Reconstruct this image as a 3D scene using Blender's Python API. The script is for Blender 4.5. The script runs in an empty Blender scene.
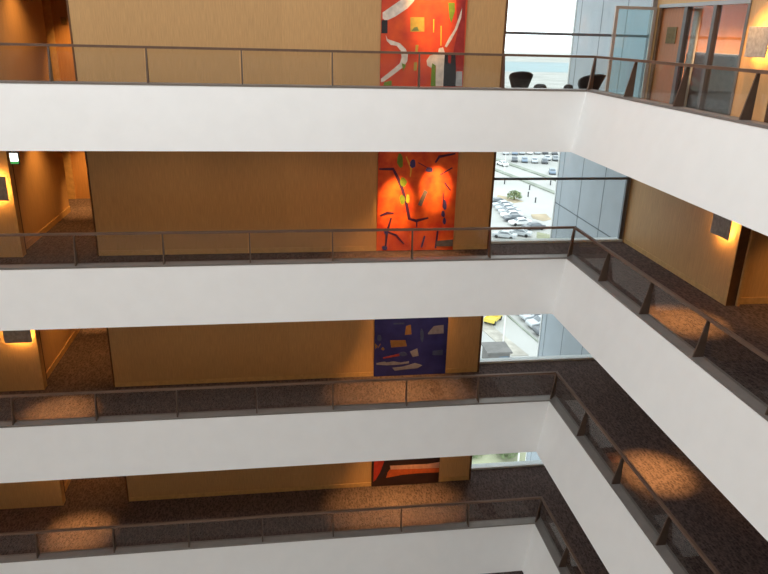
import bpy, bmesh, math, random
from mathutils import Vector, Matrix
random.seed(7)
SC = bpy.context.scene
COL = SC.collection
PI = math.pi

# ------------------------------------------------------------------ materials
def new_mat(name):
    m = bpy.data.materials.new(name); m.use_nodes = True
    nt = m.node_tree; nt.nodes.clear()
    out = nt.nodes.new('ShaderNodeOutputMaterial')
    return m, nt, out

def pbr(name, col, rough=.6, metal=0., var=0., vscale=8., spec=.3, bump=0., bscale=40., stretch=None):
    """Principled material whose colour varies a little with a noise of its own."""
    m, nt, out = new_mat(name)
    b = nt.nodes.new('ShaderNodeBsdfPrincipled')
    b.inputs['Roughness'].default_value = rough
    b.inputs['Metallic'].default_value = metal
    b.inputs['Specular IOR Level'].default_value = spec
    tc = nt.nodes.new('ShaderNodeTexCoord')
    mp = nt.nodes.new('ShaderNodeMapping')
    if stretch: mp.inputs['Scale'].default_value = stretch
    nt.links.new(tc.outputs['Object'], mp.inputs['Vector'])
    nz = nt.nodes.new('ShaderNodeTexNoise'); nz.inputs['Scale'].default_value = vscale; nz.inputs['Detail'].default_value = 3
    nt.links.new(mp.outputs['Vector'], nz.inputs['Vector'])
    r = nt.nodes.new('ShaderNodeValToRGB')
    r.color_ramp.elements[0].position = .3; r.color_ramp.elements[1].position = .7
    r.color_ramp.elements[0].color = (*[max(0, c * (1 - var)) for c in col], 1)
    r.color_ramp.elements[1].color = (*[min(1, c * (1 + var)) for c in col], 1)
    nt.links.new(nz.outputs['Fac'], r.inputs['Fac'])
    nt.links.new(r.outputs['Color'], b.inputs['Base Color'])
    if bump:
        n2 = nt.nodes.new('ShaderNodeTexNoise'); n2.inputs['Scale'].default_value = bscale
        nt.links.new(tc.outputs['Object'], n2.inputs['Vector'])
        bp = nt.nodes.new('ShaderNodeBump'); bp.inputs['Strength'].default_value = bump; bp.inputs['Distance'].default_value = .01
        nt.links.new(n2.outputs['Fac'], bp.inputs['Height']); nt.links.new(bp.outputs['Normal'], b.inputs['Normal'])
    nt.links.new(b.outputs['BSDF'], out.inputs['Surface'])
    return m

def glass_mat(name, tint, ior=1.45, haze=0., hazecol=(.7, .72, .72)):
    m, nt, out = new_mat(name)
    tr = nt.nodes.new('ShaderNodeBsdfTransparent'); tr.inputs['Color'].default_value = (*tint, 1)
    gl = nt.nodes.new('ShaderNodeBsdfGlossy'); gl.inputs['Roughness'].default_value = .03
    fr = nt.nodes.new('ShaderNodeFresnel')
    ge = nt.nodes.new('ShaderNodeNewGeometry')
    mi = nt.nodes.new('ShaderNodeMapRange'); mi.inputs['To Min'].default_value = ior; mi.inputs['To Max'].default_value = 1 / ior
    nt.links.new(ge.outputs['Backfacing'], mi.inputs['Value']); nt.links.new(mi.outputs['Result'], fr.inputs['IOR'])
    mx = nt.nodes.new('ShaderNodeMixShader')
    nt.links.new(fr.outputs['Fac'], mx.inputs['Fac'])
    src = tr.outputs['BSDF']
    if haze:
        df = nt.nodes.new('ShaderNodeBsdfDiffuse'); df.inputs['Color'].default_value = (*hazecol, 1)
        m2 = nt.nodes.new('ShaderNodeMixShader'); m2.inputs['Fac'].default_value = haze
        nt.links.new(src, m2.inputs[1]); nt.links.new(df.outputs['BSDF'], m2.inputs[2]); src = m2.outputs['Shader']
    nt.links.new(src, mx.inputs[1]); nt.links.new(gl.outputs['BSDF'], mx.inputs[2])
    nt.links.new(mx.outputs['Shader'], out.inputs['Surface'])
    return m

def emit(name, col, s):
    m, nt, out = new_mat(name)
    e = nt.nodes.new('ShaderNodeEmission'); e.inputs['Color'].default_value = (*col, 1); e.inputs['Strength'].default_value = s
    nt.links.new(e.outputs['Emission'], out.inputs['Surface'])
    return m

def wood_mat(name, col, panel=1.22, axis='X'):
    """Veneer: fine vertical grain and a slightly different tone per board."""
    m, nt, out = new_mat(name)
    b = nt.nodes.new('ShaderNodeBsdfPrincipled'); b.inputs['Roughness'].default_value = .5
    b.inputs['Specular IOR Level'].default_value = .25
    tc = nt.nodes.new('ShaderNodeTexCoord')
    mp = nt.nodes.new('ShaderNodeMapping'); mp.inputs['Scale'].default_value = (22, 22, 1.2)
    nt.links.new(tc.outputs['Object'], mp.inputs['Vector'])
    nz = nt.nodes.new('ShaderNodeTexNoise'); nz.inputs['Scale'].default_value = 3; nz.inputs['Detail'].default_value = 5
    nt.links.new(mp.outputs['Vector'], nz.inputs['Vector'])
    sx = nt.nodes.new('ShaderNodeSeparateXYZ'); nt.links.new(tc.outputs['Object'], sx.inputs[0])
    dv = nt.nodes.new('ShaderNodeMath'); dv.operation = 'DIVIDE'; dv.inputs[1].default_value = panel
    nt.links.new(sx.outputs[axis], dv.inputs[0])
    fl = nt.nodes.new('ShaderNodeMath'); fl.operation = 'FLOOR'; nt.links.new(dv.outputs[0], fl.inputs[0])
    wn = nt.nodes.new('ShaderNodeTexWhiteNoise'); wn.noise_dimensions = '1D'; nt.links.new(fl.outputs[0], wn.inputs['W'])
    mr = nt.nodes.new('ShaderNodeMapRange'); mr.inputs['To Min'].default_value = .93; mr.inputs['To Max'].default_value = 1.05
    nt.links.new(wn.outputs['Value'], mr.inputs['Value'])
    r = nt.nodes.new('ShaderNodeValToRGB')
    r.color_ramp.elements[0].position = .25; r.color_ramp.elements[1].position = .75
    r.color_ramp.elements[0].color = (*[c * .86 for c in col], 1); r.color_ramp.elements[1].color = (*[c * 1.12 for c in col], 1)
    nt.links.new(nz.outputs['Fac'], r.inputs['Fac'])
    vm = nt.nodes.new('ShaderNodeVectorMath'); vm.operation = 'SCALE'
    nt.links.new(r.outputs['Color'], vm.inputs[0]); nt.links.new(mr.outputs['Result'], vm.inputs['Scale'])
    nt.links.new(vm.outputs['Vector'], b.inputs['Base Color'])
    nt.links.new(b.outputs['BSDF'], out.inputs['Surface'])
    return m

def carpet_mat(name):
    m, nt, out = new_mat(name)
    b = nt.nodes.new('ShaderNodeBsdfPrincipled'); b.inputs['Roughness'].default_value = .95
    b.inputs['Specular IOR Level'].default_value = .1
    tc = nt.nodes.new('ShaderNodeTexCoord')
    mp = nt.nodes.new('ShaderNodeMapping'); mp.inputs['Scale'].default_value = (24, 9, 24)
    nt.links.new(tc.outputs['Object'], mp.inputs['Vector'])
    v = nt.nodes.new('ShaderNodeTexVoronoi'); v.inputs['Scale'].default_value = 1.
    nt.links.new(mp.outputs['Vector'], v.inputs['Vector'])
    n = nt.nodes.new('ShaderNodeTexNoise'); n.inputs['Scale'].default_value = 26.; n.inputs['Detail'].default_value = 2
    nt.links.new(tc.outputs['Object'], n.inputs['Vector'])
    ad = nt.nodes.new('ShaderNodeMath'); ad.operation = 'MULTIPLY_ADD'; ad.inputs[1].default_value = .55
    nt.links.new(v.outputs['Distance'], ad.inputs[0]); nt.links.new(n.outputs['Fac'], ad.inputs[2])
    r = nt.nodes.new('ShaderNodeValToRGB')
    r.color_ramp.elements[0].position = .45; r.color_ramp.elements[1].position = 1.
    r.color_ramp.elements[0].color = (.036, .026, .025, 1); r.color_ramp.elements[1].color = (.135, .094, .086, 1)
    nt.links.new(ad.outputs[0], r.inputs['Fac']); nt.links.new(r.outputs['Color'], b.inputs['Base Color'])
    nt.links.new(b.outputs['BSDF'], out.inputs['Surface'])
    return m

M = {}
M['white'] = pbr('white plaster', (.785, .79, .785), .8, var=.015, vscale=3)
M['ceil'] = pbr('white ceiling paint', (.78, .77, .75), .9, var=.01)
M['wood'] = wood_mat('maple veneer', (.58, .35, .155))
M['wood_r'] = wood_mat('maple veneer right', (.58, .35, .155), 1.5, 'Y')
M['wood_pale'] = pbr('pale wood trim', (.58, .36, .15), .5, var=.12, vscale=10)
M['wood_dark'] = pbr('dark wood jamb', (.13, .06, .025), .5, var=.2, vscale=10)
M['door_wood'] = pbr('reddish door veneer', (.42, .15, .055), .4, var=.12, vscale=4, stretch=(8, 8, .6))
M['door_wood2'] = pbr('brown door veneer', (.48, .25, .095), .45, var=.1, vscale=4, stretch=(8, 8, .6))
M['carpet'] = carpet_mat('brown carpet')
M['bronze'] = pbr('bronze steel', (.115, .08, .062), .42, metal=.35, var=.12, vscale=6)
M['rail'] = pbr('dark handrail', (.15, .093, .067), .4, metal=.2, var=.12, vscale=6)
M['cap'] = pbr('grey metal capping', (.23, .208, .195), .42, metal=.4, var=.06, vscale=5)
M['rail_glass'] = glass_mat('railing glass', (.92, .92, .91), 1.27)
M['win_glass'] = glass_mat('window glass', (.93, .965, .965), 1.4)
M['door_glass'] = glass_mat('tinted door glass', (.86, .96, .98), 1.45, .10, (.6, .85, .9))
M['frame_dark'] = pbr('dark window frame', (.15, .165, .19), .45, metal=.3)
M['frame_white'] = pbr('white window sill', (.80, .84, .85), .5)
M['frame_tan'] = pbr('tan metal frame', (.48, .42, .37), .45, metal=.3)
M['frame_grey'] = pbr('grey metal frame', (.30, .29, .29), .4, metal=.4)
M['facade'] = pbr('blue grey facade panel', (.45, .52, .585), .6, var=.05, vscale=2)
M['joint'] = pbr('dark panel joint', (.16, .19, .21), .8)
M['sign'] = pbr('grey sign face', (.34, .32, .30), .6, var=.2, vscale=14)
M['lamp'] = emit('warm strip lamp', (1., .50, .12), 115.)
M['exit_white'] = emit('exit sign white', (.95, 1., .85), 3.0)
M['exit_green'] = emit('exit sign green', (.10, .55, .12), .8)
M['black'] = pbr('black leather', (.022, .017, .016), .4, var=.2)
M['frame_brown'] = pbr('dark brown metal mullion', (.14, .125, .12), .45, metal=.3)
M['steel'] = pbr('brushed steel', (.5, .5, .5), .3, metal=.9)
M['sofa'] = pbr('blue grey fabric', (.16, .18, .19), .9, var=.15, vscale=20)
M['sofa_blue'] = pbr('dark blue fabric', (.05, .10, .15), .9, var=.15, vscale=20)
M['orange_wall'] = pbr('orange panelled lounge', (.75, .40, .20), .7, var=.08, vscale=2, stretch=(4, 4, .3))
M['curtain'] = pbr('pale grey drape', (.45, .43, .37), .9, var=.1)
M['notice'] = pbr('olive brown notice', (.16, .10, .03), .6, var=.2, vscale=20)
M['ground'] = pbr('pale paving', (.41, .41, .395), .9, var=.14, vscale=.05)
M['verge'] = pbr('grey green verge', (.27, .29, .25), .95, var=.25, vscale=.25)
M['grass'] = pbr('dry yellow grass', (.30, .31, .21), .95, var=.25, vscale=.3)
M['dirt'] = pbr('bare earth', (.40, .33, .23), .95, var=.25, vscale=.2)
M['track'] = pbr('worn beige ground', (.36, .34, .30), .95, var=.3, vscale=.5)
M['leaf'] = pbr('shrub green', (.17, .22, .11), .95, var=.4, vscale=1.5)
M['bark'] = pbr('bark', (.1, .07, .05), .95)
M['haze_band'] = pbr('pale blue distant haze', (.30, .39, .42), .8, var=.1, vscale=.01)  # far haze put into the base colour
M['tyre'] = pbr('tyre rubber', (.03, .03, .03), .9)
M['car_glass'] = pbr('car window', (.13, .15, .17), .15, spec=.6)
M['post'] = pbr('dark post', (.06, .06, .07), .7)
M['post_white'] = pbr('white pole paint', (.8, .8, .8), .6)
M['concrete'] = pbr('grey roofing', (.16, .155, .15), .9, var=.15, vscale=1.)
M['hut_blue'] = pbr('blue grey hut panel', (.13, .18, .24), .6)
M['yellow_paint'] = pbr('yellow paint', (.75, .6, .12), .5)
for n, c in dict(silver=(.46, .49, .52), white=(.8, .8, .8), grey=(.25, .27, .29), dark=(.10, .11, .125), blue=(.20, .26, .34), red=(.35, .06, .05)).items():
    M['car_' + n] = pbr('car paint ' + n, c, .3, spec=.5)

# ------------------------------------------------------------------ mesh helpers
def add_box(bm, x0, x1, y0, y1, z0, z1, mi=0):
    vs = [bm.verts.new((x, y, z)) for z in (z0, z1) for y in (y0, y1) for x in (x0, x1)]
    for f in ((0, 2, 3, 1), (4, 5, 7, 6), (0, 1, 5, 4), (2, 6, 7, 3), (0, 4, 6, 2), (1, 3, 7, 5)):
        bm.faces.new([vs[i] for i in f]).material_index = mi
def boxes(*bs):
    bm = bmesh.new()
    for b in bs: add_box(bm, *b)
    return bm
def extrude_poly(bm, pts, vec, mi=0):
    """Closed prism: pts a loop of 3-D points, pushed along vec."""
    v = Vector(vec)
    a = [bm.verts.new(p) for p in pts]; b = [bm.verts.new(Vector(p) + v) for p in pts]
    bm.faces.new(a).material_index = mi; bm.faces.new(b[::-1]).material_index = mi
    n = len(pts)
    for i in range(n):
        bm.faces.new([a[i], b[i], b[(i + 1) % n], a[(i + 1) % n]]).material_index = mi
def add_cyl(bm, p0, p1, r0, r1=None, n=12, mi=0):
    r1 = r0 if r1 is None else r1
    p0, p1 = Vector(p0), Vector(p1); d = (p1 - p0).normalized()
    u = d.orthogonal().normalized(); w = d.cross(u)
    A = [bm.verts.new(p0 + (u * math.cos(2 * PI * i / n) + w * math.sin(2 * PI * i / n)) * r0) for i in range(n)]
    B = [bm.verts.new(p1 + (u * math.cos(2 * PI * i / n) + w * math.sin(2 * PI * i / n)) * r1) for i in range(n)]
    bm.faces.new(A[::-1]).material_index = mi; bm.faces.new(B).material_index = mi
    for i in range(n): bm.faces.new([A[i], A[(i + 1) % n], B[(i + 1) % n], B[i]]).material_index = mi
def lathe(bm, prof, n=24, cx=0, cy=0):
    rings = [[bm.verts.new((cx + r * math.cos(2 * PI * i / n), cy + r * math.sin(2 * PI * i / n), z)) for i in range(n)] for r, z in prof]
    for a, b in zip(rings, rings[1:]):
        for i in range(n): bm.faces.new([a[i], a[(i + 1) % n], b[(i + 1) % n], b[i]])
    bm.faces.new(rings[0][::-1]); bm.faces.new(rings[-1])
def build(name, bm, mat, parent=None, smooth=False, bevel=0., kind=None, loc=None):
    bmesh.ops.recalc_face_normals(bm, faces=bm.faces[:])
    me = bpy.data.meshes.new(name); bm.to_mesh(me); bm.free()
    for m in (mat if isinstance(mat, (list, tuple)) else [mat]): me.materials.append(M[m])
    if smooth: me.polygons.foreach_set('use_smooth', [True] * len(me.polygons))
    o = bpy.data.objects.new(name, me); COL.objects.link(o)
    if parent: o.parent = parent
    if loc: o.location = loc
    if kind: o['kind'] = kind
    if bevel:
        md = o.modifiers.new('bevel', 'BEVEL'); md.width = bevel; md.segments = 2; md.limit_method = 'ANGLE'
    return o
def struct(name, bm, mat, **k): return build(name, bm, mat, kind='structure', **k)
def tag(o, label, cat, group=None, kind=None):
    o['label'] = label; o['category'] = cat
    if group: o['group'] = group
    if kind: o['kind'] = kind
    return o
def thing(name, label, cat, loc=(0, 0, 0), rz=0, group=None):
    o = bpy.data.objects.new(name, None); COL.objects.link(o)
    o.location = loc; o.rotation_euler = (0, 0, rz); o.empty_display_size = .2
    return tag(o, label, cat, group)
def copy_tree(o, parent=None):
    c = o.copy(); COL.objects.link(c)
    if parent: c.parent = parent
    for ch in list(o.children): copy_tree(ch, c)
    return c

# ------------------------------------------------------------------ the place, metres, origin at the eye
D, W = 12.518, 5.4795          # face of the back balcony (Y) and of the right balcony (X)
ZT = -.9438                    # top of the parapet on the top floor
STOREY = 3.2
HF, LEAN = 1.0496, -.2967      # parapet height, how far its foot leans out
DROP = .575                    # carpet below the top of the parapet
YW, YG, XE, XR = 15.105, 15.645, 4.668, 8.19     # back wall, window, end of back wall, right wall
XC0, XC1, YC = -5.72, -4.045, 20.6               # side corridor
HC = STOREY - .475             # carpet to ceiling
def top(l): return zf(l) + (HC if l > 1 else 7.6)     # the top walkway is open to the high roof
def zt(l): return ZT - STOREY * (l - 1)
def zf(l): return zt(l) - DROP
FLOOR = {1: 'top', 2: 'second', 3: 'third', 4: 'lowest'}
# ------------------------------------------------------------------ balconies: parapet, slab, carpet
def parapet(l):
    prof = [(0, 0, .012), (LEAN, -HF, .012), (.35, -HF, .02), (.2, -HF + .3, .02), (.2, 0, .02)]
    loops = []
    NA = 3
    for d, z, r in prof:
        x, y = W + d, D + d
        path = [(-14.5, y)]
        for i in range(NA + 1):
            t = PI / 2 * (1 - i / NA)
            path.append((x - r + r * math.cos(t), y - r + r * math.sin(t)))
        path.append((x, -2.0))
        loops.append([(a, b, zt(l) + z) for a, b in path])
    bm = bmesh.new()
    V = [[bm.verts.new(p) for p in lp] for lp in loops]
    n = len(V)
    for k in range(n):
        a, b = V[k], V[(k + 1) % n]
        for i in range(len(a) - 1): bm.faces.new([a[i], a[i + 1], b[i + 1], b[i]])
    bm.faces.new([v[0] for v in V]); bm.faces.new([v[-1] for v in V][::-1])
    struct('trim_%d' % l, bm, 'white')

def plan(z0, z1, e=0.):
    return boxes((-16, XE, D + .2, 21, z0, z1), (XE, XR, D + .2, YG - e, z0, z1), (W + .2, 11.2, -2, D + .2, z0, z1), (XR, 11.2, D + .2, YG - e, z0, z1))

for l in range(1, 6):
    parapet(l)
    struct('ceiling', plan(zf(l) - .475, zf(l) - .02), 'ceil')
    struct('floor', plan(zf(l) - .02, zf(l)), 'carpet')
# lower ceiling over the side corridor of the top floor
struct('ceiling_corridor', boxes((-7.6, XC1, YW + .42, 20.9, zf(1) + HC, zf(1) + HC + .2)), 'ceil')
# the roof over the top walkway
struct('ceiling', plan(top(1), top(1) + .3), 'ceil')

def skirting(name, bm): return struct(name, bm, 'wood_pale')
for l in range(1, 6):
    z, t = zf(l), top(l)
    # back wall with its dark end strip
    struct('wall_back', boxes((XC1, XE - .05, YW, YG, z, t)), 'wood')
    struct('wall_corridor_side', boxes((-7.6, -7.5, 18.95, YC + .15, z, t)), 'wood_r')
    struct('trim_end', boxes((XE - .05, XE, YW - .01, YG, z, t)), 'wood_dark')
    struct('trim_corner', boxes((XC1 - .035, XC1, YW - .012, YW + .3, z, t)), 'wood_dark')
    skirting('baseboard_back', boxes((XC1, XE - .05, YW - .015, YW, z, z + .11)))
    # the left pier and the side corridor
    struct('wall_left', boxes((-16, -5.66, YW, YW + .2, z, t)), 'wood')
    struct('trim_pier', boxes((-5.66, -5.60, YW - .005, YW + .2, z, t)), 'wood_pale')
    struct('trim_reveal', boxes((XC0 - .05, XC0 + .06, YW + .22, YW + .42, z, t)), 'wood_dark')
    struct('wall_corridor_left', boxes((XC0 - .15, XC0, YW + .42, 19.1, z, t), (-7.5, XC0 - .15, 18.95, 19.1, z, t)), 'wood_r')
    struct('wall_corridor_right', boxes((XC1, XC1 + .15, YG, YC, z, t)), 'wood_r')
    skirting('baseboard_corridor', boxes((XC0, XC0 + .018, YW + .42, 19.1, z, z + .15)))
    struct('wall_corridor_end', boxes((-7.5, -5.96, YC, YC + .15, z, t), (-5.96, -5.02, YC, YC + .15, z + 2.2, t), (-5.02, XC1, YC, YC + .15, z, t)), 'wood')
    dr = struct('door_corridor', boxes((-5.96, -5.02, YC + .03, YC + .1, z, z + 2.2)), 'door_wood2')
    build('door_frame', boxes((-6.24, -5.96, YC - .03, YC, z, z + 2.3), (-5.96, -5.02, YC - .03, YC, z + 2.2, z + 2.3), (-5.02, -4.94, YC - .03, YC, z, z + 2.3)), 'wood_pale', dr)
    build('door_sign', boxes((-5.76, -5.62, YC + .005, YC + .03, z + 1.5, z + 1.66)), 'notice', dr)
    h = bmesh.new(); add_cyl(h, (-5.12, YC + .03, z + 1.02), (-5.12, YC - .04, z + 1.02), .012); add_cyl(h, (-5.12, YC - .04, z + 1.02), (-5.25, YC - .04, z + 1.02), .012)
    build('door_handle', h, 'steel', dr)
    # right wall
    if l > 1:
        struct('wall_right', boxes((XR, XR + .19, 11.27, YG, z, t)), 'wood_r')
        skirting('baseboard_right', boxes((XR - .015, XR, 11.31, YG - .06, z, z + .11)))
    # recess in the right wall, nearer the viewer
    struct('trim_recess', boxes((XR, XR + .19, 11.235, 11.27, z, t)), 'wood_dark')
    struct('trim_recess_post', boxes((XR + .19, XR + .25, 11.19, 11.40, z, t), (XR - .012, XR, 11.235, 11.305, z, t)), 'wood_pale')
    struct('wall_recess', boxes((XR + .25, 11.2, 11.30, 11.45, z, t)), 'wood_r')
    skirting('baseboard_recess', boxes((XR + .25, 11.2, 11.28, 11.30, z, z + .13)))
    struct('wall_recess_end', boxes((11.1, 11.25, -2, 11.30, z, t)), 'wood_r')
    # window wall
    w = struct('window_%d' % l, boxes((XE, XR - .1, YG - .09, YG - .03, z + 1.525, z + 1.58), (XE, XE + .04, YG - .09, YG - .03, z, t),
               (XR - .1, XR - .03, YG - .10, YG - .02, z, z + 1.60), (XE, XR, YG - .09, YG - .03, t - .06, t)), 'frame_dark')
    build('window_sill', boxes((XE, XR, YG - .14, YG + .06, z, z + .055)), 'frame_white', w)
    build('window_post', boxes((XR - .03, XR, YG - .11, YG, z, t), (XR - .1, XR - .03, YG - .10, YG - .02, z + 1.60, t)), 'frame_grey', w)
    build('window_glass', boxes((XE, XR - .03, YG - .066, YG - .054, z + .05, t - .05)), 'win_glass', w)

# ------------------------------------------------------------------ top floor: right-hand wall with door and glazed lounge
z, t = zf(1), top(1)
H = .64                         # head of the door and the glazing
struct('wall_right', boxes((XR, XR + .19, 15.38, YG, z, t), (XR, XR + .19, 12.23, 15.38, H + .05, t), (XR, XR + .19, 11.27, 12.23, z, t)), 'wood_r')
skirting('baseboard_right', boxes((XR - .015, XR, 11.31, 12.2, z, z + .11)))
d = struct('door_1', boxes((XR + .03, XR + .08, 14.36, 15.28, z, H - .03)), 'door_wood')
build('door_frame', boxes((XR - .015, XR + .1, 15.28, 15.38, z, H)), 'wood_dark', d)
build('door_notice', boxes((XR + .012, XR + .03, 14.60, 14.98, -.10, .23)), 'notice', d)
h = bmesh.new(); add_cyl(h, (XR + .03, 14.46, z + 1.0), (XR - .04, 14.46, z + 1.0), .012); add_cyl(h, (XR - .04, 14.46, z + 1.0), (XR - .04, 14.6, z + 1.0), .012)
build('door_handle', h, 'steel', d)
g = struct('window_lounge', boxes((XR - .02, XR + .1, 14.24, 14.36, z, H), (XR - .02, XR + .1, 13.22, 13.32, z, H), (XR - .02, XR + .1, 12.2, 12.27, z, H),
           (XR - .02, XR + .1, 12.2, 14.3, z, z + .08)), 'frame_brown')
build('head_rail', boxes((XR - .03, XR + .1, 12.2, 15.38, H - .02, H + .05)), 'frame_grey', g)
build('lounge_glass', boxes((XR + .03, XR + .04, 12.27, 13.22, z + .08, H), (XR + .03, XR + .04, 13.32, 14.24, z + .08, H)), 'rail_glass', g)
# the room behind the glazing
struct('wall_lounge', boxes((10.6, 10.7, 11.47, 18, z, t), (XR + .19, 10.6, 15.4, 15.5, z, t)), 'orange_wall')
struct('baseboard_lounge', boxes((10.58, 10.6, 11.47, 15.4, z + 1.02, z + 1.06)), 'wood_dark')
s = thing('lounge_sofa', 'blue grey sofa behind the glazed wall on the top floor', 'sofa', (9.15, 13.2, z))
build('seat', boxes((-.2, .5, -1.2, 1.6, .12, .44)), 'sofa', s, bevel=.04)
build('backrest', boxes((-.42, -.2, -1.4, 1.8, .06, 1.26)), 'sofa', s, bevel=.05)
build('armrest', boxes((-.2, .5, -1.4, -1.2, .10, .62)), 'sofa', s, bevel=.04)
build('armrest', boxes((-.2, .5, 1.6, 1.8, .10, .62)), 'sofa', s, bevel=.04)
c = build('lounge_armchair', boxes((-.3, .3, -.3, .3, .1, .45), (-.3, -.18, -.3, .3, .45, .98)), 'sofa_blue', bevel=.05, loc=(10.1, 13.9, z))
tag(c, 'dark blue high backed seat deep in the glazed top floor lounge', 'armchair')
bm = bmesh.new()
pts = []
for i in range(25):
    pts.append((.03 * math.sin(i * 1.6), i / 24 * .18, 0))
loop = pts + [(p[0] + .02, p[1], 0) for p in pts[::-1]]
extrude_poly(bm, loop, (0, 0, 2.1))
c = build('curtain', bm, 'curtain', loc=(XR + .18, 14.10, z + .03))
tag(c, 'pale grey folded curtain just inside the lounge glazing beside the wooden door', 'curtain')
# framed glass leaf in the window corner
g = struct('door_2', boxes((7.20, 7.27, 15.44, 15.50, z, H), (8.08, 8.15, 15.44, 15.50, z, H), (7.27, 8.08, 15.44, 15.50, H - .06, H), (7.27, 8.08, 15.44, 15.50, z, z + .08)), 'frame_tan')
build('door_glass', boxes((7.27, 8.08, 15.465, 15.477, z + .08, H - .06)), 'door_glass', g)

# ------------------------------------------------------------------ balustrades
def fin_bm(inward):
    """Tapered steel fin standing at the local origin, sloping side towards the void; inward = unit vector away from the void."""
    n = Vector(inward).normalized(); k = Vector(inward).length
    s = Vector((-n.y, n.x, 0)) * .011
    bm = bmesh.new()
    P = [n * (a * k) + Vector((0, 0, zz)) - s for a, zz in ((.015, .035), (.172, .035), (.172, .578), (.128, .578))]
    extrude_poly(bm, P, s * 2)
    return bm
XS = [-8.41, -6.87, -5.33, -3.79, -2.25, -.69, .85, 2.38, 3.92]
YS = [11.09, 9.55, 8.0, 6.45, 4.9, 3.35]
XK, YK = W + .155, D + .155
def balustrade_back():
    r = thing('balustrade', '', 'railing', (0, D, 0))
    build('handrail', boxes((-8.5, W + .121, .122, .174, .579, .62)), 'rail', r)
    build('base_rail', boxes((-8.5, W - .007, -.006, .2, 0, .034)), 'cap', r)
    f = build('post', fin_bm((0, 1, 0)), 'bronze', r, loc=(XS[0], 0, 0))
    for x in XS[1:]:
        c = f.copy(); COL.objects.link(c); c.parent = r; c.location = (x, 0, 0)
    for a, b in zip(XS, XS[1:] + [XK]):
        build('glass_panel', boxes((a + .02, b - .04, .150, .160, .034, .579)), 'rail_glass', r)
    return r
def balustrade_right():
    r = thing('balustrade', '', 'railing', (W, 0, 0))
    build('handrail', boxes((.122, .174, -1.5, D + .174, .579, .62)), 'rail', r)
    build('base_rail', boxes((-.006, .2, -1.5, D + .2, 0, .034)), 'cap', r)
    f = build('post', fin_bm((1, 0, 0)), 'bronze', r, loc=(0, YS[0], 0))
    for y in YS[1:]:
        c = f.copy(); COL.objects.link(c); c.parent = r; c.location = (0, y, 0)
    build('corner_post', fin_bm((1, 1, 0)), 'bronze', r, loc=(0, D, 0))
    for a, b in zip([YK] + YS, YS):
        build('glass_panel', boxes((.150, .160, b + .02, a - .04, .034, .579)), 'rail_glass', r)
    return r
pb, pr = balustrade_back(), balustrade_right()
for l in range(1, 5):
    a = pb if l == 1 else copy_tree(pb)
    b = pr if l == 1 else copy_tree(pr)
    a.location.z = b.location.z = zt(l)
    tag(a, 'glass and bronze railing along the back balcony of the %s floor' % FLOOR[l], 'railing', 'atrium railings')
    tag(b, 'glass railing with tapered fins along the right balcony of the %s floor' % FLOOR[l], 'railing', 'atrium railings')

# ------------------------------------------------------------------ paintings
PC = dict(white=(.72, .62, .52), black=(.03, .03, .035), olive=(.42, .30, .06), dgreen=(.12, .16, .07), green=(.16, .25, .03), maroon=(.36, .035, .03),
          grey=(.42, .42, .42), yellow=(.75, .45, .06), orange=(.80, .22, .035), plum=(.06, .018, .07), blue=(.05, .045, .20), slate=(.13, .12, .13),
          crimson=(.42, .04, .025), ochre=(.20, .11, .05), pale=(.17, .18, .28), red=(.24, .04, .05), teal=(.04, .06, .17), dark=(.03, .02, .03),
          orange2=(.50, .10, .03), pink=(.62, .32, .24))
for k, v in PC.items(): M['paint_' + k] = pbr('paint ' + k, v, .5, var=.18, vscale=9)
def canvas_mat(name, a, b, sc):
    m = pbr(name, a, .5, var=0, vscale=sc)
    r = [n for n in m.node_tree.nodes if n.type == 'VALTORGB'][0]
    r.color_ramp.elements[0].color = (*a, 1); r.color_ramp.elements[1].color = (*b, 1)
    return m
M['canvas_1'] = canvas_mat('canvas red', (.50, .045, .03), (.78, .11, .03), 2.6)
M['canvas_2'] = canvas_mat('canvas orange', (.50, .035, .02), (.88, .17, .03), 2.8)
M['canvas_3'] = canvas_mat('canvas navy', (.012, .016, .13), (.022, .028, .19), 3.)
M['canvas_4'] = canvas_mat('canvas near black', (.025, .012, .014), (.045, .02, .02), 3.)
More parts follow.
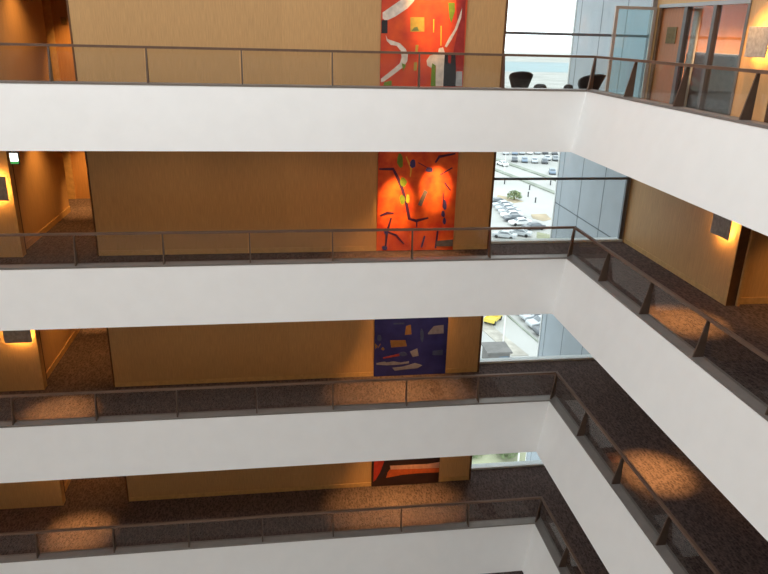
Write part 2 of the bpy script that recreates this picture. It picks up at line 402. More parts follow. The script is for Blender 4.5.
STROKES = {
 1: [
  ('white', [(-0.868, 1.861), (-0.485, 2.121), (-0.288, 2.313), (-0.016, 2.321), (-0.212, 2.129), (-0.238, 2.082), (-0.36, 1.953), (-0.611, 1.789), (-0.796, 1.705), (-0.865, 1.751)]),
  ('black', [(-0.885, 1.719), (-0.762, 1.722), (-0.756, 1.468), (-0.883, 1.465)]),
  ('white', [(-0.789, 1.435), (-0.769, 1.324), (-0.681, 1.245), (-0.559, 1.231), (-0.469, 1.136), (-0.448, 1.006), (-0.479, 0.89), (-0.615, 0.772), (-0.872, 0.569), (-0.871, 0.502), (-0.801, 0.52), (-0.543, 0.707), (-0.389, 0.826), (-0.323, 0.942), (-0.317, 1.057), (-0.366, 1.17), (-0.492, 1.281), (-0.666, 1.332), (-0.753, 1.356)]),
  ('olive', [(-0.292, 1.788), (-0.002, 1.796), (0.01, 1.518), (-0.281, 1.511)]),
  ('dgreen', [(-0.258, 1.528), (-0.208, 1.593), (-0.14, 1.611), (-0.102, 1.532)]),
  ('green', [(0.478, 2.086), (0.616, 2.09), (0.633, 1.933), (0.569, 1.708), (0.522, 1.803)]),
  ('maroon', [(0.622, 2.278), (0.84, 2.285), (0.885, 0.765), (0.732, 0.762), (0.641, 1.093), (0.717, 1.584)]),
  ('white', [(0.779, 2.0), (0.773, 1.81), (0.7, 1.583), (0.589, 1.37), (0.499, 1.221), (0.455, 1.237), (0.534, 1.401), (0.647, 1.582), (0.721, 1.808)]),
  ('black', [(0.463, 1.106), (0.694, 1.094), (0.752, 0.441), (0.464, 0.437)]),
  ('maroon', [(0.535, 1.074), (0.607, 1.059), (0.599, 0.893), (0.544, 0.925)]),
  ('green', [(0.196, 0.919), (0.28, 0.871), (0.302, 0.435), (0.195, 0.433)]),
  ('white', [(0.334, 1.201), (0.421, 1.22), (0.462, 1.122), (0.464, 0.437), (0.302, 0.435), (0.291, 0.854), (0.207, 0.902), (0.195, 0.803), (0.104, 0.851), (0.081, 0.95), (0.147, 1.05), (0.321, 1.103)]),
  ('grey', [(0.733, 0.745), (0.859, 0.747), (0.879, 0.443), (0.734, 0.441)]),
  ('olive', [(-0.16, 1.256), (-0.101, 1.257), (-0.118, 1.078), (-0.163, 1.077)]),
  ('olive', [(-0.181, 0.912), (-0.111, 0.913), (-0.122, 0.747), (-0.185, 0.746)]),
  ('green', [(-0.444, 0.891), (-0.345, 0.859), (-0.404, 0.736)]),
  ('green', [(-0.801, 0.503), (-0.644, 0.539), (-0.641, 0.438), (-0.817, 0.436)]),
  ('yellow', [(0.346, 1.639), (0.37, 1.639), (0.384, 1.251), (0.363, 1.251)]),
  ('yellow', [(0.183, 1.762), (0.207, 1.763), (0.213, 1.507), (0.195, 1.507)]),
 ],
 2: [
  ('plum', [(-0.867, 1.856), (-0.569, 1.843), (-0.492, 1.691), (-0.373, 1.424), (-0.272, 1.108), (-0.187, 0.729), (0.009, 0.662), (0.286, 0.745), (0.275, 0.782), (0.003, 0.732), (-0.128, 0.762), (-0.207, 1.123), (-0.31, 1.446), (-0.432, 1.718), (-0.545, 1.904), (-0.868, 1.892)]),
  ('green', [(-0.347, 2.058), (-0.344, 1.942), (-0.39, 1.892), (-0.433, 1.938), (-0.477, 2.01), (-0.469, 2.117), (-0.441, 2.213), (-0.398, 2.208), (-0.36, 2.144)]),
  ('green', [(-0.236, 1.583), (-0.267, 1.503), (-0.307, 1.473), (-0.365, 1.503), (-0.388, 1.55), (-0.392, 1.624), (-0.371, 1.688), (-0.315, 1.683), (-0.271, 1.642)]),
  ('green', [(-0.267, 1.185), (-0.288, 1.097), (-0.316, 1.064), (-0.363, 1.097), (-0.383, 1.148), (-0.401, 1.231), (-0.369, 1.3), (-0.327, 1.294), (-0.281, 1.25)]),
  ('yellow', [(-0.168, 1.207), (-0.167, 1.126), (-0.196, 1.105), (-0.222, 1.114), (-0.249, 1.163), (-0.243, 1.253), (-0.229, 1.305), (-0.202, 1.306), (-0.18, 1.283)]),
  ('yellow', [(-0.287, 2.141), (-0.176, 1.877), (-0.182, 1.705), (-0.159, 1.702), (-0.134, 1.886), (-0.266, 2.15)]),
  ('blue', [(-0.066, 1.992), (-0.065, 1.929), (-0.109, 1.902), (-0.148, 1.897), (-0.189, 1.95), (-0.18, 2.029), (-0.155, 2.07), (-0.114, 2.089), (-0.081, 2.068)]),
  ('blue', [(0.329, 1.859), (0.325, 1.814), (0.267, 1.802), (0.215, 1.812), (0.165, 1.837), (0.182, 1.883), (0.21, 1.914), (0.265, 1.911), (0.306, 1.896)]),
  ('plum', [(0.394, 2.005), (0.477, 2.119), (0.825, 2.197), (0.816, 2.229), (0.449, 2.174), (0.365, 2.023)]),
  ('plum', [(-0.007, 2.007), (0.247, 1.874), (0.254, 1.888), (0.001, 2.021)]),
  ('plum', [(0.514, 1.735), (0.779, 1.891), (0.763, 1.914), (0.499, 1.758)]),
  ('plum', [(0.606, 1.558), (0.745, 1.384), (0.766, 1.401), (0.627, 1.574)]),
  ('slate', [(0.027, 1.068), (0.159, 1.41), (0.243, 1.364), (0.107, 1.03)]),
  ('blue', [(0.688, 1.062), (0.684, 0.973), (0.654, 0.937), (0.621, 0.971), (0.594, 1.026), (0.6, 1.108), (0.609, 1.18), (0.643, 1.175), (0.667, 1.128)]),
  ('blue', [(0.658, 0.853), (0.659, 0.793), (0.63, 0.778), (0.603, 0.79), (0.575, 0.824), (0.581, 0.887), (0.595, 0.927), (0.623, 0.924), (0.645, 0.904)]),
  ('blue', [(0.69, 0.688), (0.691, 0.642), (0.667, 0.605), (0.643, 0.618), (0.617, 0.666), (0.621, 0.712), (0.635, 0.758), (0.659, 0.774), (0.68, 0.737)]),
  ('plum', [(-0.816, 0.808), (-0.659, 0.862), (-0.515, 0.864), (-0.514, 0.895), (-0.671, 0.918), (-0.828, 0.837)]),
  ('plum', [(-0.585, 0.778), (-0.685, 0.453), (-0.704, 0.023), (-0.673, 0.019), (-0.63, 0.442), (-0.556, 0.769)]),
  ('plum', [(-0.681, 0.449), (-0.458, 0.343), (-0.271, 0.148), (-0.251, 0.166), (-0.43, 0.385), (-0.672, 0.475)]),
  ('blue', [(-0.637, 0.433), (-0.637, 0.392), (-0.665, 0.373), (-0.694, 0.39), (-0.721, 0.417), (-0.723, 0.455), (-0.697, 0.49), (-0.669, 0.488), (-0.638, 0.464)]),
  ('blue', [(0.197, 0.346), (0.13, 0.074), (0.167, 0.062), (0.235, 0.334)]),
  ('plum', [(0.495, 0.457), (0.459, 0.051), (0.498, 0.045), (0.533, 0.451)]),
  ('slate', [(0.494, 0.216), (0.879, 0.244), (0.885, 0.084), (0.5, 0.091)]),
  ('blue', [(-0.636, 0.068), (-0.66, 0.029), (-0.69, 0.019), (-0.736, 0.025), (-0.755, 0.048), (-0.771, 0.092), (-0.738, 0.117), (-0.695, 0.117), (-0.649, 0.105)]),
  ('plum', [(0.001, 0.697), (0.007, 0.556), (0.035, 0.556), (0.029, 0.696)]),
  ('plum', [(0.588, 1.339), (0.592, 1.017), (0.61, 1.016), (0.606, 1.338)]),
 ],
 3: [
  ('ochre', [(-0.138, 1.311), (-0.024, 1.344), (0.006, 1.089), (-0.158, 1.079)]),
  ('pale', [(0.406, 1.105), (0.542, 1.287), (0.78, 1.31), (0.792, 1.085), (0.407, 1.074)]),
  ('ochre', [(-0.509, 0.952), (-0.139, 0.944), (-0.098, 0.779), (-0.48, 0.757)]),
  ('ochre', [(-0.885, 0.898), (-0.804, 0.807), (-0.868, 0.722)]),
  ('ochre', [(-0.645, 0.732), (-0.645, 0.705), (-0.674, 0.691), (-0.699, 0.704), (-0.724, 0.724), (-0.718, 0.748), (-0.7, 0.772), (-0.674, 0.772), (-0.652, 0.753)]),
  ('ochre', [(-0.794, 0.754), (-0.734, 0.862), (-0.75, 0.873), (-0.811, 0.766)]),
  ('red', [(-0.676, 0.503), (-0.272, 0.59), (-0.27, 0.527), (-0.661, 0.473)]),
  ('pale', [(-0.017, 0.634), (0.161, 0.712), (0.204, 0.513), (0.058, 0.487)]),
  ('pale', [(-0.832, 0.36), (-0.63, 0.389), (-0.585, 0.362), (-0.411, 0.386), (-0.235, 0.347), (-0.031, 0.376), (-0.029, 0.318), (-0.321, 0.293), (-0.584, 0.291), (-0.831, 0.318)]),
  ('pale', [(-0.436, 0.214), (-0.173, 0.235), (0.118, 0.318), (0.304, 0.252), (0.183, 0.177), (-0.141, 0.159), (-0.375, 0.134)]),
  ('teal', [(0.546, 0.627), (0.795, 0.648), (0.803, 0.504), (0.551, 0.515)]),
  ('teal', [(-0.441, 1.398), (-0.184, 1.398), (-0.182, 1.361), (-0.44, 1.364)]),
  ('teal', [(-0.718, 1.022), (-0.731, 0.962), (-0.765, 0.946), (-0.8, 0.95), (-0.825, 0.991), (-0.816, 1.061), (-0.804, 1.099), (-0.766, 1.103), (-0.742, 1.085)]),
  ('teal', [(0.307, 1.046), (0.296, 0.909), (0.278, 0.866), (0.247, 0.91), (0.233, 0.987), (0.219, 1.123), (0.233, 1.223), (0.262, 1.211), (0.291, 1.153)]),
  ('teal', [(-0.091, 0.573), (-0.096, 0.542), (-0.167, 0.519), (-0.229, 0.532), (-0.291, 0.566), (-0.27, 0.596), (-0.232, 0.626), (-0.167, 0.634), (-0.116, 0.606)]),
 ],
 4: [
  ('crimson', [(-0.828, 0.926), (-0.488, 0.903), (-0.596, 0.594), (-0.687, 0.281), (-0.841, 0.145)]),
  ('dark', [(-0.562, 0.773), (-0.426, 0.772), (-0.59, 0.32), (-0.724, 0.168), (-0.775, 0.218), (-0.67, 0.417)]),
  ('orange2', [(-0.418, 0.49), (0.885, 0.442), (0.885, 0.312), (0.317, 0.323), (-0.078, 0.305), (-0.509, 0.24), (-0.474, 0.403)]),
  ('pink', [(-0.421, 0.604), (0.227, 0.596), (0.583, 0.594), (0.885, 0.627), (0.885, 0.452), (0.509, 0.461), (0.113, 0.471), (-0.398, 0.489)]),
 ],
}
LAB = {1: 'large red abstract painting with white curving bands on the top floor', 2: 'orange red abstract painting with green and blue marks on the second floor',
       3: 'navy blue abstract painting with pale and ochre patches on the third floor', 4: 'black and red abstract painting with a pink band on the lowest floor'}
for l in range(1, 5):
    bm = bmesh.new()
    add_box(bm, -.89, .89, 0, .035, .0, 2.70, 0)
    mats = ['canvas_%d' % l]
    for i, (c, ps) in enumerate(STROKES[l]):
        if 'paint_' + c not in mats: mats.append('paint_' + c)
        extrude_poly(bm, [(x, 0, zz) for x, zz in ps], (0, -.0015 - .0006 * i, 0), mats.index('paint_' + c))
    bm2 = bm
    o = build('painting', bm2, mats, loc=(2.9, YW - .052, zf(l) + .012))
    tag(o, LAB[l], 'painting', 'paintings on the back wall')

# ------------------------------------------------------------------ backlit wall signs, one by each corner
def wall_sign():
    r = thing('wall_sign', '', 'sign')
    build('sign_panel', boxes((-.285, .285, -.147, -.127, -.25, .25)), 'sign', r, bevel=.004)
    build('light_strip', boxes((-.19, .19, -.127, -.119, .205, .228), (-.19, .19, -.127, -.119, -.228, -.205), (-.175, -.155, -.127, -.119, -.19, .19), (.155, .175, -.127, -.119, -.19, .19)), 'lamp', r)
    build('bracket', boxes((-.10, .10, -.127, 0, -.12, .12)), 'frame_grey', r)
    return r
proto = wall_sign(); first = True
for l in range(1, 5):
    for side in ('right', 'left'):
        if side == 'left' and l == 1: continue
        if side == 'right' and l > 2: continue
        o = proto if first else copy_tree(proto); first = False
        if side == 'right':
            o.location = (XR, 11.64, zf(l) + 1.50); o.rotation_euler = (0, 0, -PI / 2)
        else:
            o.location = (-5.93, YW, zf(l) + 1.51); o.rotation_euler = (0, 0, 0)
        tag(o, 'grey backlit sign glowing orange on the %s wall of the %s floor' % ('right hand' if side == 'right' else 'far left', FLOOR[l]), 'sign', 'backlit wall signs')
e = thing('exit_sign', 'small glowing white and green exit sign above the second floor corridor', 'sign', (-5.43, 15.0, zf(2) + 2.12))
build('sign_box', boxes((-.085, .085, 0, .05, -.115, .115)), 'frame_dark', e)
build('lit_panel', boxes((-.075, .075, -.012, 0, -.055, .105)), 'exit_white', e)
build('green_panel', boxes((-.075, .075, -.012, 0, -.105, -.055)), 'exit_green', e)
build('bracket', boxes((-.012, .012, .02, .03, .115, HC - 2.12)), 'frame_grey', e)

# ------------------------------------------------------------------ chairs and stools by the top floor window
def tub_chair():
    r = thing('tub_chair', '', 'chair')
    bm = bmesh.new()
    N, K = 26, 9
    def ring(off):
        rows = []
        for k in range(K + 1):
            f = k / K; row = []
            for i in range(N + 1):
                th = -PI * .78 + 2 * PI * .78 * i / N           # 0 = the back of the chair
                u = abs(th)
                top = .825 - .14 * (u / 1.5) ** 2 if u < 1.5 else .685 - .19 * min(1, (u - 1.5) / .8)
                zz = .28 + (top - .28) * f
                rad = .135 + .135 * max(0, (zz - .32) / .44) ** 1.25 - off * (.4 + .6 * f)
                row.append((rad * 1.0 * math.cos(th + PI), rad * 1.0 * math.sin(th + PI), zz))
            rows.append(row)
        return rows
    A = [[bm.verts.new(p) for p in row] for row in ring(0)]; B = [[bm.verts.new(p) for p in row] for row in ring(.035)]
    for S, fl in ((A, False), (B, True)):
        for k in range(K):
            for i in range(N): bm.faces.new([S[k][i], S[k][i + 1], S[k + 1][i + 1], S[k + 1][i]])
    for i in range(N):
        bm.faces.new([A[K][i], A[K][i + 1], B[K][i + 1], B[K][i]]); bm.faces.new([A[0][i], A[0][i + 1], B[0][i + 1], B[0][i]])
    for k in range(K):
        for i in (0, N): bm.faces.new([A[k][i], A[k + 1][i], B[k + 1][i], B[k][i]])
    build('shell', bm, 'black', r, smooth=True)
    s = bmesh.new(); lathe(s, [(.10, .30), (.125, .31), (.14, .36), (.15, .42), (.135, .45), (.08, .46)])
    build('seat', s, 'black', r, smooth=True)
    s = bmesh.new(); lathe(s, [(.22, 0), (.22, .012), (.03, .03), (.025, .305)])
    build('base', s, 'steel', r)
    return r
c1 = tub_chair(); c1.location = (4.87, 14.5, zf(1)); c1.rotation_euler = (0, 0, PI / 2 - .2)
tag(c1, 'black tub chair by the top floor window, next to the back wall end', 'chair', 'tub chairs by the top window')
c2 = copy_tree(c1); c2.location = (6.38, 14.5, zf(1)); c2.rotation_euler = (0, 0, PI / 2 + .15); c2.scale = (1.2, 1.15, .97)
tag(c2, 'black tub chair by the top floor window, behind the railing corner', 'chair', 'tub chairs by the top window')
def stool():
    r = thing('stool', '', 'stool')
    s = bmesh.new(); lathe(s, [(.10, .40), (.135, .42), (.14, .48), (.125, .53), (.08, .56), (.02, .57)])
    build('seat', s, 'black', r, smooth=True)
    s = bmesh.new(); lathe(s, [(.15, 0), (.15, .012), (.025, .03), (.022, .405)])
    build('base', s, 'steel', r)
    return r
s1 = stool(); s1.location = (5.33, 14.55, zf(1))
tag(s1, 'small round black stool to the right of the left tub chair', 'stool', 'round stools by the top window')
s2 = copy_tree(s1); s2.location = (5.93, 14.5, zf(1)); s2.scale = (.75, .75, 1)
tag(s2, 'small round black stool to the left of the tub chair behind the railing corner', 'stool', 'round stools by the top window')

# ------------------------------------------------------------------ outside
GZ = -36.
bm = boxes((XR, 11.2, YG, 20.05, GZ, 6.0))
struct('wall_wing', bm, 'facade')
bm = bmesh.new()
for y in (16.92, 18.33, 19.70): add_box(bm, XR - .004, XR + .01, y - .012, y + .012, GZ, 6.)
for k in range(-3, 12): add_box(bm, XR - .004, XR + .01, YG, 20.05, zf(k) - .10, zf(k) - .07)
struct('trim_wing', bm, 'joint')
struct('trim_wing_edge', boxes((XR - .02, XR + .3, 20.05, 20.13, GZ, 6.)), 'frame_white')
struct('ground', boxes((-1500, 2500, 21.5, 1600, GZ - 1, GZ)), 'ground')
struct('haze_band', boxes((-1500, 2500, 730, 1000, GZ, GZ + .05)), 'haze_band')  # flat distant band, its pale blue standing in for haze
def strip(name, pts, w, mat, label, cat, h=.04):
    bm = bmesh.new(); L = []; R = []
    P = [Vector((*p, 0)) for p in pts]
    for i, p in enumerate(P):
        d = (P[min(i + 1, len(P) - 1)] - P[max(i - 1, 0)]).normalized(); n = Vector((-d.y, d.x, 0)) * w / 2
        L.append(p + n); R.append(p - n)
    extrude_poly(bm, [(v.x, v.y, GZ) for v in L + R[::-1]], (0, 0, h))
    o = build(name, bm, mat)
    tag(o, label, cat, kind='stuff')
strip('grass', [(57, 238), (64, 204.5), (70, 179), (76, 154)], 1.6, 'verge', 'long grey green verge on the far side of the road', 'grass', .3)
strip('grass', [(55, 203), (59, 187.5), (62.3, 172), (64, 163), (66, 153)], 1.5, 'verge', 'grey green verge on the near side of the road', 'grass', .3)
def patch(name, pts, mat, label, cat):
    bm = bmesh.new(); extrude_poly(bm, [(*p, GZ) for p in pts], (0, 0, .06)); tag(build(name, bm, mat), label, cat, kind='stuff')
patch('grass', [(51.7, 139.2), (55.2, 139.6), (54.7, 135.), (52.5, 133.6), (51, 136)], 'dirt', 'patch of dry earth and grass beside the parked row', 'grass')
patch('grass', [(48.3, 125.6), (50.2, 123.4), (48.9, 118.6), (46.2, 119.3), (47.0, 122.4)], 'grass', 'yellow green lawn below the parked row', 'grass')
patch('grass', [(50, 158), (52.8, 154.5), (54, 151), (51, 149.5), (48, 153)], 'dirt', 'brownish verge around the shrub', 'grass')
patch('bare_earth', [(23.8, 85), (25.6, 85), (28.3, 72.2), (26.2, 72.2)], 'track', 'worn beige strip along the service road', 'bare earth')
patch('grass', [(12, 47), (21.0, 47), (21.4, 54), (18, 57), (12, 56)], 'grass', 'rough green ground at the foot of the building', 'grass')
bm = bmesh.new(); extrude_poly(bm, [(28.9, 88, GZ), (29.15, 88, GZ), (31.0, 75, GZ), (30.75, 75, GZ)], (0, 0, .16)); struct('kerb', bm, 'verge')

def car_proto(paint):
    r = thing('car', '', 'car')
    bm = bmesh.new()
    side = [(-2.25, .35), (-2.3, .62), (-2.15, .86), (-1.25, .93), (-.55, 1.38), (.75, 1.42), (1.55, .98), (2.2, .93), (2.28, .6), (2.2, .32)]
    A = []
    for sgn in (-1, 1):
        A.append([bm.verts.new((x, sgn * (.86 if zz < 1.1 else .66), zz)) for x, zz in side])
    n = len(side)
    for i in range(n): bm.faces.new([A[0][i], A[0][(i + 1) % n], A[1][(i + 1) % n], A[1][i]])
    for i, S in enumerate(A): bm.faces.new(S if i else S[::-1])
    build('body', bm, 'car_' + paint, r, bevel=.06)
    bm = bmesh.new()
    extrude_poly(bm, [(-1.17, -.64, .985), (-.62, -.58, 1.345), (-.62, .58, 1.345), (-1.17, .64, .985)], (-.03, 0, .03))
    extrude_poly(bm, [(1.47, -.64, 1.03), (.84, -.58, 1.385), (.84, .58, 1.385), (1.47, .64, 1.03)], (.03, 0, .03))
    for sgn in (-1, 1):
        extrude_poly(bm, [(-1.0, sgn * .845, .97), (-.5, sgn * .69, 1.31), (.68, sgn * .69, 1.34), (1.32, sgn * .845, .99)], (0, sgn * .03, 0))
    build('windows', bm, 'car_glass', r)
    for x in (-1.4, 1.42):
        for sgn in (-1, 1):
            bm = bmesh.new(); add_cyl(bm, (x, sgn * .90, .32), (x, sgn * .66, .32), .32, n=14); build('wheel', bm, 'tyre', r)
    return r
PROTO = {}
def car(paint, x, y, rz, label, group):
    if paint not in PROTO: PROTO[paint] = o = car_proto(paint)
    else: o = copy_tree(PROTO[paint])
    o.location = (x, y, GZ); o.rotation_euler = (0, 0, rz)
    tag(o, label, 'car', group)
ORD = ['farthest', 'second farthest', 'third farthest', 'fourth farthest', 'fifth farthest', 'sixth farthest', 'seventh farthest', 'eighth farthest']
for i, (c, x, y) in enumerate([('dark', 47.0, 149.0), ('silver', 47.6, 146.2), ('silver', 47.4, 143.2), ('silver', 47.2, 140.2), ('white', 46.8, 137.2), ('dark', 46.4, 134.2), ('white', 46.6, 131.0)]):
    car(c, x, y, .10, '%s %s car of the near row outside the second floor window' % (ORD[i], c), 'cars of the near row')
car('silver', 40.6, 122.0, -.55, 'silver car parked askew at the left below the second floor window rail', 'cars below the lawn')
car('silver', 44.0, 123.4, -.55, 'silver car parked askew beside the yellow green lawn', 'cars below the lawn')
car('dark', 48.2, 127.6, .15, 'dark car parked at the top of the yellow green lawn', 'cars below the lawn')
for i, (c, x, y) in enumerate([('dark', 32.9, 85.4), ('silver', 33.1, 83.0), ('silver', 33.2, 80.6), ('dark', 33.3, 78.2), ('silver', 33.4, 75.8)]):
    car(c, x, y, .16, '%s %s car of the row outside the third floor window' % (ORD[i], c), 'cars outside the third floor window')
car('white', 62.8, 196.4, -1.35, 'white car driving alone on the road', 'cars beyond the road')
far = [('dark', 68.8, 203.6), ('blue', 71.6, 202.6), ('silver', 74.4, 201.6), ('dark', 77.2, 200.6), ('silver', 70.1, 216.6), ('blue', 72.9, 216.0), ('silver', 75.6, 217.0), ('white', 78.2, 217.3),
       ('silver', 80.9, 217.5), ('dark', 83.5, 217.3), ('dark', 86.2, 216.0), ('silver', 80.0, 206.0), ('grey', 82.4, 205.4), ('dark', 84.8, 204.6), ('white', 88.4, 206.0), ('blue', 73.4, 184.2), ('blue', 76.4, 183.4)]
for i, (c, x, y) in enumerate(far):
    row = 'front' if y < 190 else ('middle' if y < 209 else 'back')
    idx = sum(1 for q in far[:i] if ('front' if q[1 + 1] < 190 else ('middle' if q[2] < 209 else 'back')) == row)
    car(c, x, y, 1.25, '%s car, %s from the left in the %s row beyond the road' % (c, ['first', 'second', 'third', 'fourth', 'fifth', 'sixth', 'seventh', 'eighth'][idx], row), 'cars beyond the road')
# yellow truck on the service road
r = thing('truck', 'small yellow truck on the service road outside the third floor window', 'truck', (26.9, 82.6, GZ + .06), .9); r.scale = (.8, .8, .8)
bm = bmesh.new(); extrude_poly(bm, [(.6, -.9, .4), (2.0, -.9, .4), (2.0, -.9, 1.1), (1.6, -.9, 1.9), (.6, -.9, 1.9)], (0, 1.8, 0)); build('cab', bm, 'yellow_paint', r, bevel=.05)
build('bed', boxes((-2., .55, -.9, .9, .5, .72), (-2., .55, -.9, -.84, .72, 1.1), (-2., .55, .84, .9, .72, 1.1), (-2., -1.94, -.84, .84, .72, 1.1)), 'yellow_paint', r)
for x in (-1.3, 1.35):
    for sgn in (-1, 1):
        bm = bmesh.new(); add_cyl(bm, (x, sgn * .92, .36), (x, sgn * .6, .36), .36, n=14); build('wheel', bm, 'tyre', r)
# the little shelter
r = thing('kiosk', 'small grey roofed kiosk beside the service road', 'kiosk', (23.4, 68.9, GZ))
build('roof', boxes((-1.5, 1.4, -.7, 2.2, 2.3, 2.5)), 'concrete', r)
build('wall', boxes((-1.3, 1.2, -.5, 2.0, 0, 2.3)), 'concrete', r)
build('window', boxes((.0, 1.1, -.54, -.5, .9, 1.9)), 'hut_blue', r)
def pole(x, y, h, label):
    r = thing('lamp_post', label, 'lamp post', (x, y, GZ + (.06 if h < 4 else 0)))
    bm = bmesh.new(); add_cyl(bm, (0, 0, 0), (0, 0, h), .09, .05); build('pole', bm, 'post_white', r)
    build('lamp_head', boxes((-.1, .7, -.1, .1, h - .02, h + .08)), 'post_white', r)
pole(24.75, 71.6, 6.0, 'white lamp post beside the small kiosk')
pole(60.2, 186, 8.0, 'white lamp post beside the road')
pole(19.9, 50.6, 3.0, 'short white lamp post near the shrubs')
for i, (x, y) in enumerate([(55.5, 170.5), (59.7, 163.4), (56.8, 156.0), (56.5, 150.0), (67.2, 169.0)]):
    bm = bmesh.new(); lathe(bm, [(.16, 0), (.16, 1.0), (.20, 1.02), (.20, 1.12), (.05, 1.25)], 10)
    o = build('bollard', bm, 'post', loc=(x, y, GZ))
    tag(o, ['dark bollard on the pale paving, nearest the back wall end', 'dark bollard at the edge of the road verge', 'dark bollard in the middle of the pale paving', 'dark bollard nearest the yellow earth patch', 'dark bollard beside the facade edge'][i], 'bollard', 'bollards on the pale paving')
def shrub(x, y, rad, label):
    r = thing('shrub', label, 'shrub', (x, y, GZ + .06))
    bm = bmesh.new(); add_cyl(bm, (0, 0, 0), (0, 0, rad), rad * .1, rad * .05, 8); build('stem', bm, 'bark', r)
    bm = bmesh.new()
    for i in range(420):
        v = Vector((random.gauss(0, 1), random.gauss(0, 1), random.gauss(0, 1))).normalized() * rad * random.uniform(.55, 1)
        v.z = abs(v.z) * .9 + rad * .25; s = rad * .12
        a = Vector((random.gauss(0, 1), random.gauss(0, 1), random.gauss(0, 1))).normalized(); b = a.orthogonal().normalized()
        bm.faces.new([bm.verts.new(v + a * s), bm.verts.new(v + b * s * .6), bm.verts.new(v - a * s), bm.verts.new(v - b * s * .6)])
    build('foliage', bm, 'leaf', r)
shrub(52.4, 152.9, 1.9, 'round green shrub on the brownish verge')
shrub(19.3, 52.0, 1.1, 'green shrub under the lowest window, nearest the facade wing')
shrub(16.2, 52.4, 1.0, 'green shrub under the lowest window, nearest the back wall end')
shrub(17.6, 54.0, 1.0, 'green shrub under the lowest window, the farthest one')

# ------------------------------------------------------------------ the near sides of the atrium, behind and beside the viewer
for l in range(2, 6):
    struct('trim_near', boxes((-14.5, W + .3, -2.0, .15, zt(l) - HF, zt(l))), 'white')
    struct('trim_left', boxes((-16, -14.5, -2, D + .2, zt(l) - HF, zt(l))), 'white')
struct('trim_near', boxes((-14.5, W + .3, -2.0, -.55, zt(1) - HF, zt(1))), 'white')
struct('trim_left', boxes((-16, -14.5, -2, D + .2, zt(1) - HF, zt(1))), 'white')
struct('wall_near', boxes((-16, 11.3, -2.3, -2.0, zf(6), top(1) + .3)), 'wood')
struct('wall_far_left', boxes((-16.2, -16, -2, 21, zf(6), top(1) + .3)), 'wood_r')
struct('floor_lobby', boxes((-16, 11.3, -2, YG, zf(6) - .3, zf(6))), 'white')
struct('ceiling_left', boxes((-16, -14.5, -2, D + .2, top(1), top(1) + .3), (-14.5, W + .2, -2, -.6, top(1), top(1) + .3)), 'ceil')

# ------------------------------------------------------------------ light
w = bpy.data.worlds.new('overcast sky'); SC.world = w; w.use_nodes = True
bg = w.node_tree.nodes['Background']; bg.inputs['Color'].default_value = (.945, .985, 1., 1); bg.inputs['Strength'].default_value = 2.72
WARM = (1., .51, .155)
def portal(loc, rot, sx, sy):
    d = bpy.data.lights.new('sky opening', 'AREA'); d.shape = 'RECTANGLE'; d.size = sx; d.size_y = sy; d.cycles.is_portal = True
    o = bpy.data.objects.new('sky_opening', d); COL.objects.link(o); o.location = loc; o.rotation_euler = rot
portal((-4.4, 6.1, top(1) + .35), (0, 0, 0), 20.4, 13.8)
for l in range(1, 5): portal(((XE + XR) / 2, YG + .02, (zf(l) + top(l)) / 2), (-PI / 2, 0, 0), XR - XE, top(l) - zf(l))
def spot(loc, target, power, angle, blend=.7, name='downlight', size=.04, col=WARM):
    d = bpy.data.lights.new(name, 'SPOT'); d.energy = power; d.color = col; d.spot_size = math.radians(angle); d.spot_blend = blend; d.shadow_soft_size = size
    o = bpy.data.objects.new(name, d); COL.objects.link(o); o.location = loc
    o.rotation_euler = (Vector(target) - Vector(loc)).to_track_quat('-Z', 'Y').to_euler()
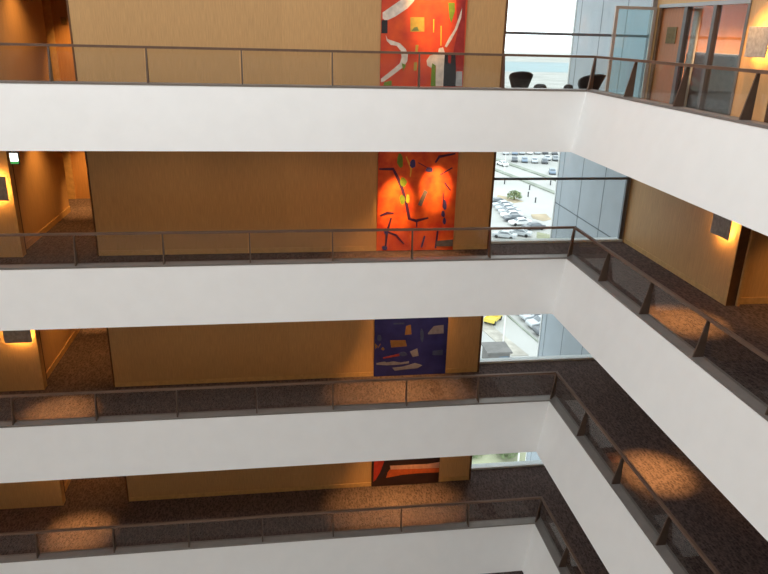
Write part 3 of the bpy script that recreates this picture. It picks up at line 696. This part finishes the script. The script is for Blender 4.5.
for l in range(1, 5):
    z = zf(l); c = z + HC - .03
    cc = c
    if l == 1: c = top(1) - .03
    if l > 1:
        for x, tx in ((2.5, 2.42), (3.3, 3.32)):
            spot((x, 13.75, c), (tx, YW, z + (1.1 if x < 3 else 1.45)), 850 if l == 2 else 90, 28 if l == 2 else 50, 1., 'art_spotlight')
        for x in (1.9, 3.1): spot((x, 14.25, c), (x, 14.2, z), 560, 56, 1., 'art_downlight')
        for x in (-6.5, -2.4, .0, 2.5, 4.6): spot((x, 13.4, c), (x, 14.4, z), {2: 38, 3: 26, 4: 18}[l], 150, 1., 'walkway_fill', .15, (1., .66, .36))  # the wide last row is added fill to lift the back walls
    else: spot((3.05, 12.76, c), (3.05, 15.1, .95), 12000, 13, 1., 'art_spotlight')
    if l > 2: spot((-4.95, 14.0, c), (-4.95, 14.0, z), 850, 40, 1.)
    spot((6.95, 10.6, c), (6.95, 10.6, z), 1250 if l > 1 else 800, 38, 1.)
    spot((-5.05, 17.0, cc), (-5.25, 17.0, z), 180, 104, 1., 'corridor_downlight')
    spot((-4.9, 18.9, cc), (-5.3, 18.95, z), 520, 36, 1., 'corridor_downlight'); spot((-5.4, 19.75, cc), (-5.45, 20.2, z), 620, 62, 1., 'corridor_downlight')
    spot((9.6, 10.3, c), (9.6, 10.3, z), 200, 90, .8, 'recess_downlight')
spot((9.6, 13.3, zf(1) + HC - .03), (9.9, 13.3, zf(1)), 700, 140, .6, 'lounge_downlight', .1, (1., .62, .35))
spot((7.75, 11.75, zf(1) + HC - .03), (8.15, 11.75, zf(1) + .2), 260, 60, 1., 'wall_warm_fill')  # warm fill added to brighten this wall, no known fitting

# ------------------------------------------------------------------ camera
cam = bpy.data.cameras.new('camera'); co = bpy.data.objects.new('camera', cam); COL.objects.link(co)
cam.sensor_fit = 'HORIZONTAL'; cam.sensor_width = 36; cam.lens = 36 * 696.212 / 768; cam.clip_start = .05; cam.clip_end = 4000
R3 = Vector((0.99038018, -0.1362377, 0.02421539)); U3 = Vector((0.02448136, 0.34475708, 0.93837264)); F3 = Vector((0.13619016, 0.92875284, -0.34477587))
co.matrix_world = Matrix(((R3.x, U3.x, -F3.x, 0), (R3.y, U3.y, -F3.y, 0), (R3.z, U3.z, -F3.z, 0), (0, 0, 0, 1)))
SC.camera = co
SC.view_settings.view_transform = 'Standard'; SC.view_settings.look = 'None'; SC.view_settings.gamma = 1; SC.view_settings.use_curve_mapping = False
SC.view_settings.exposure = 0
SC.cycles.use_denoising = True
SC.cycles.max_bounces = 8; SC.cycles.diffuse_bounces = 5; SC.cycles.transparent_max_bounces = 24; SC.cycles.sample_clamp_indirect = 4
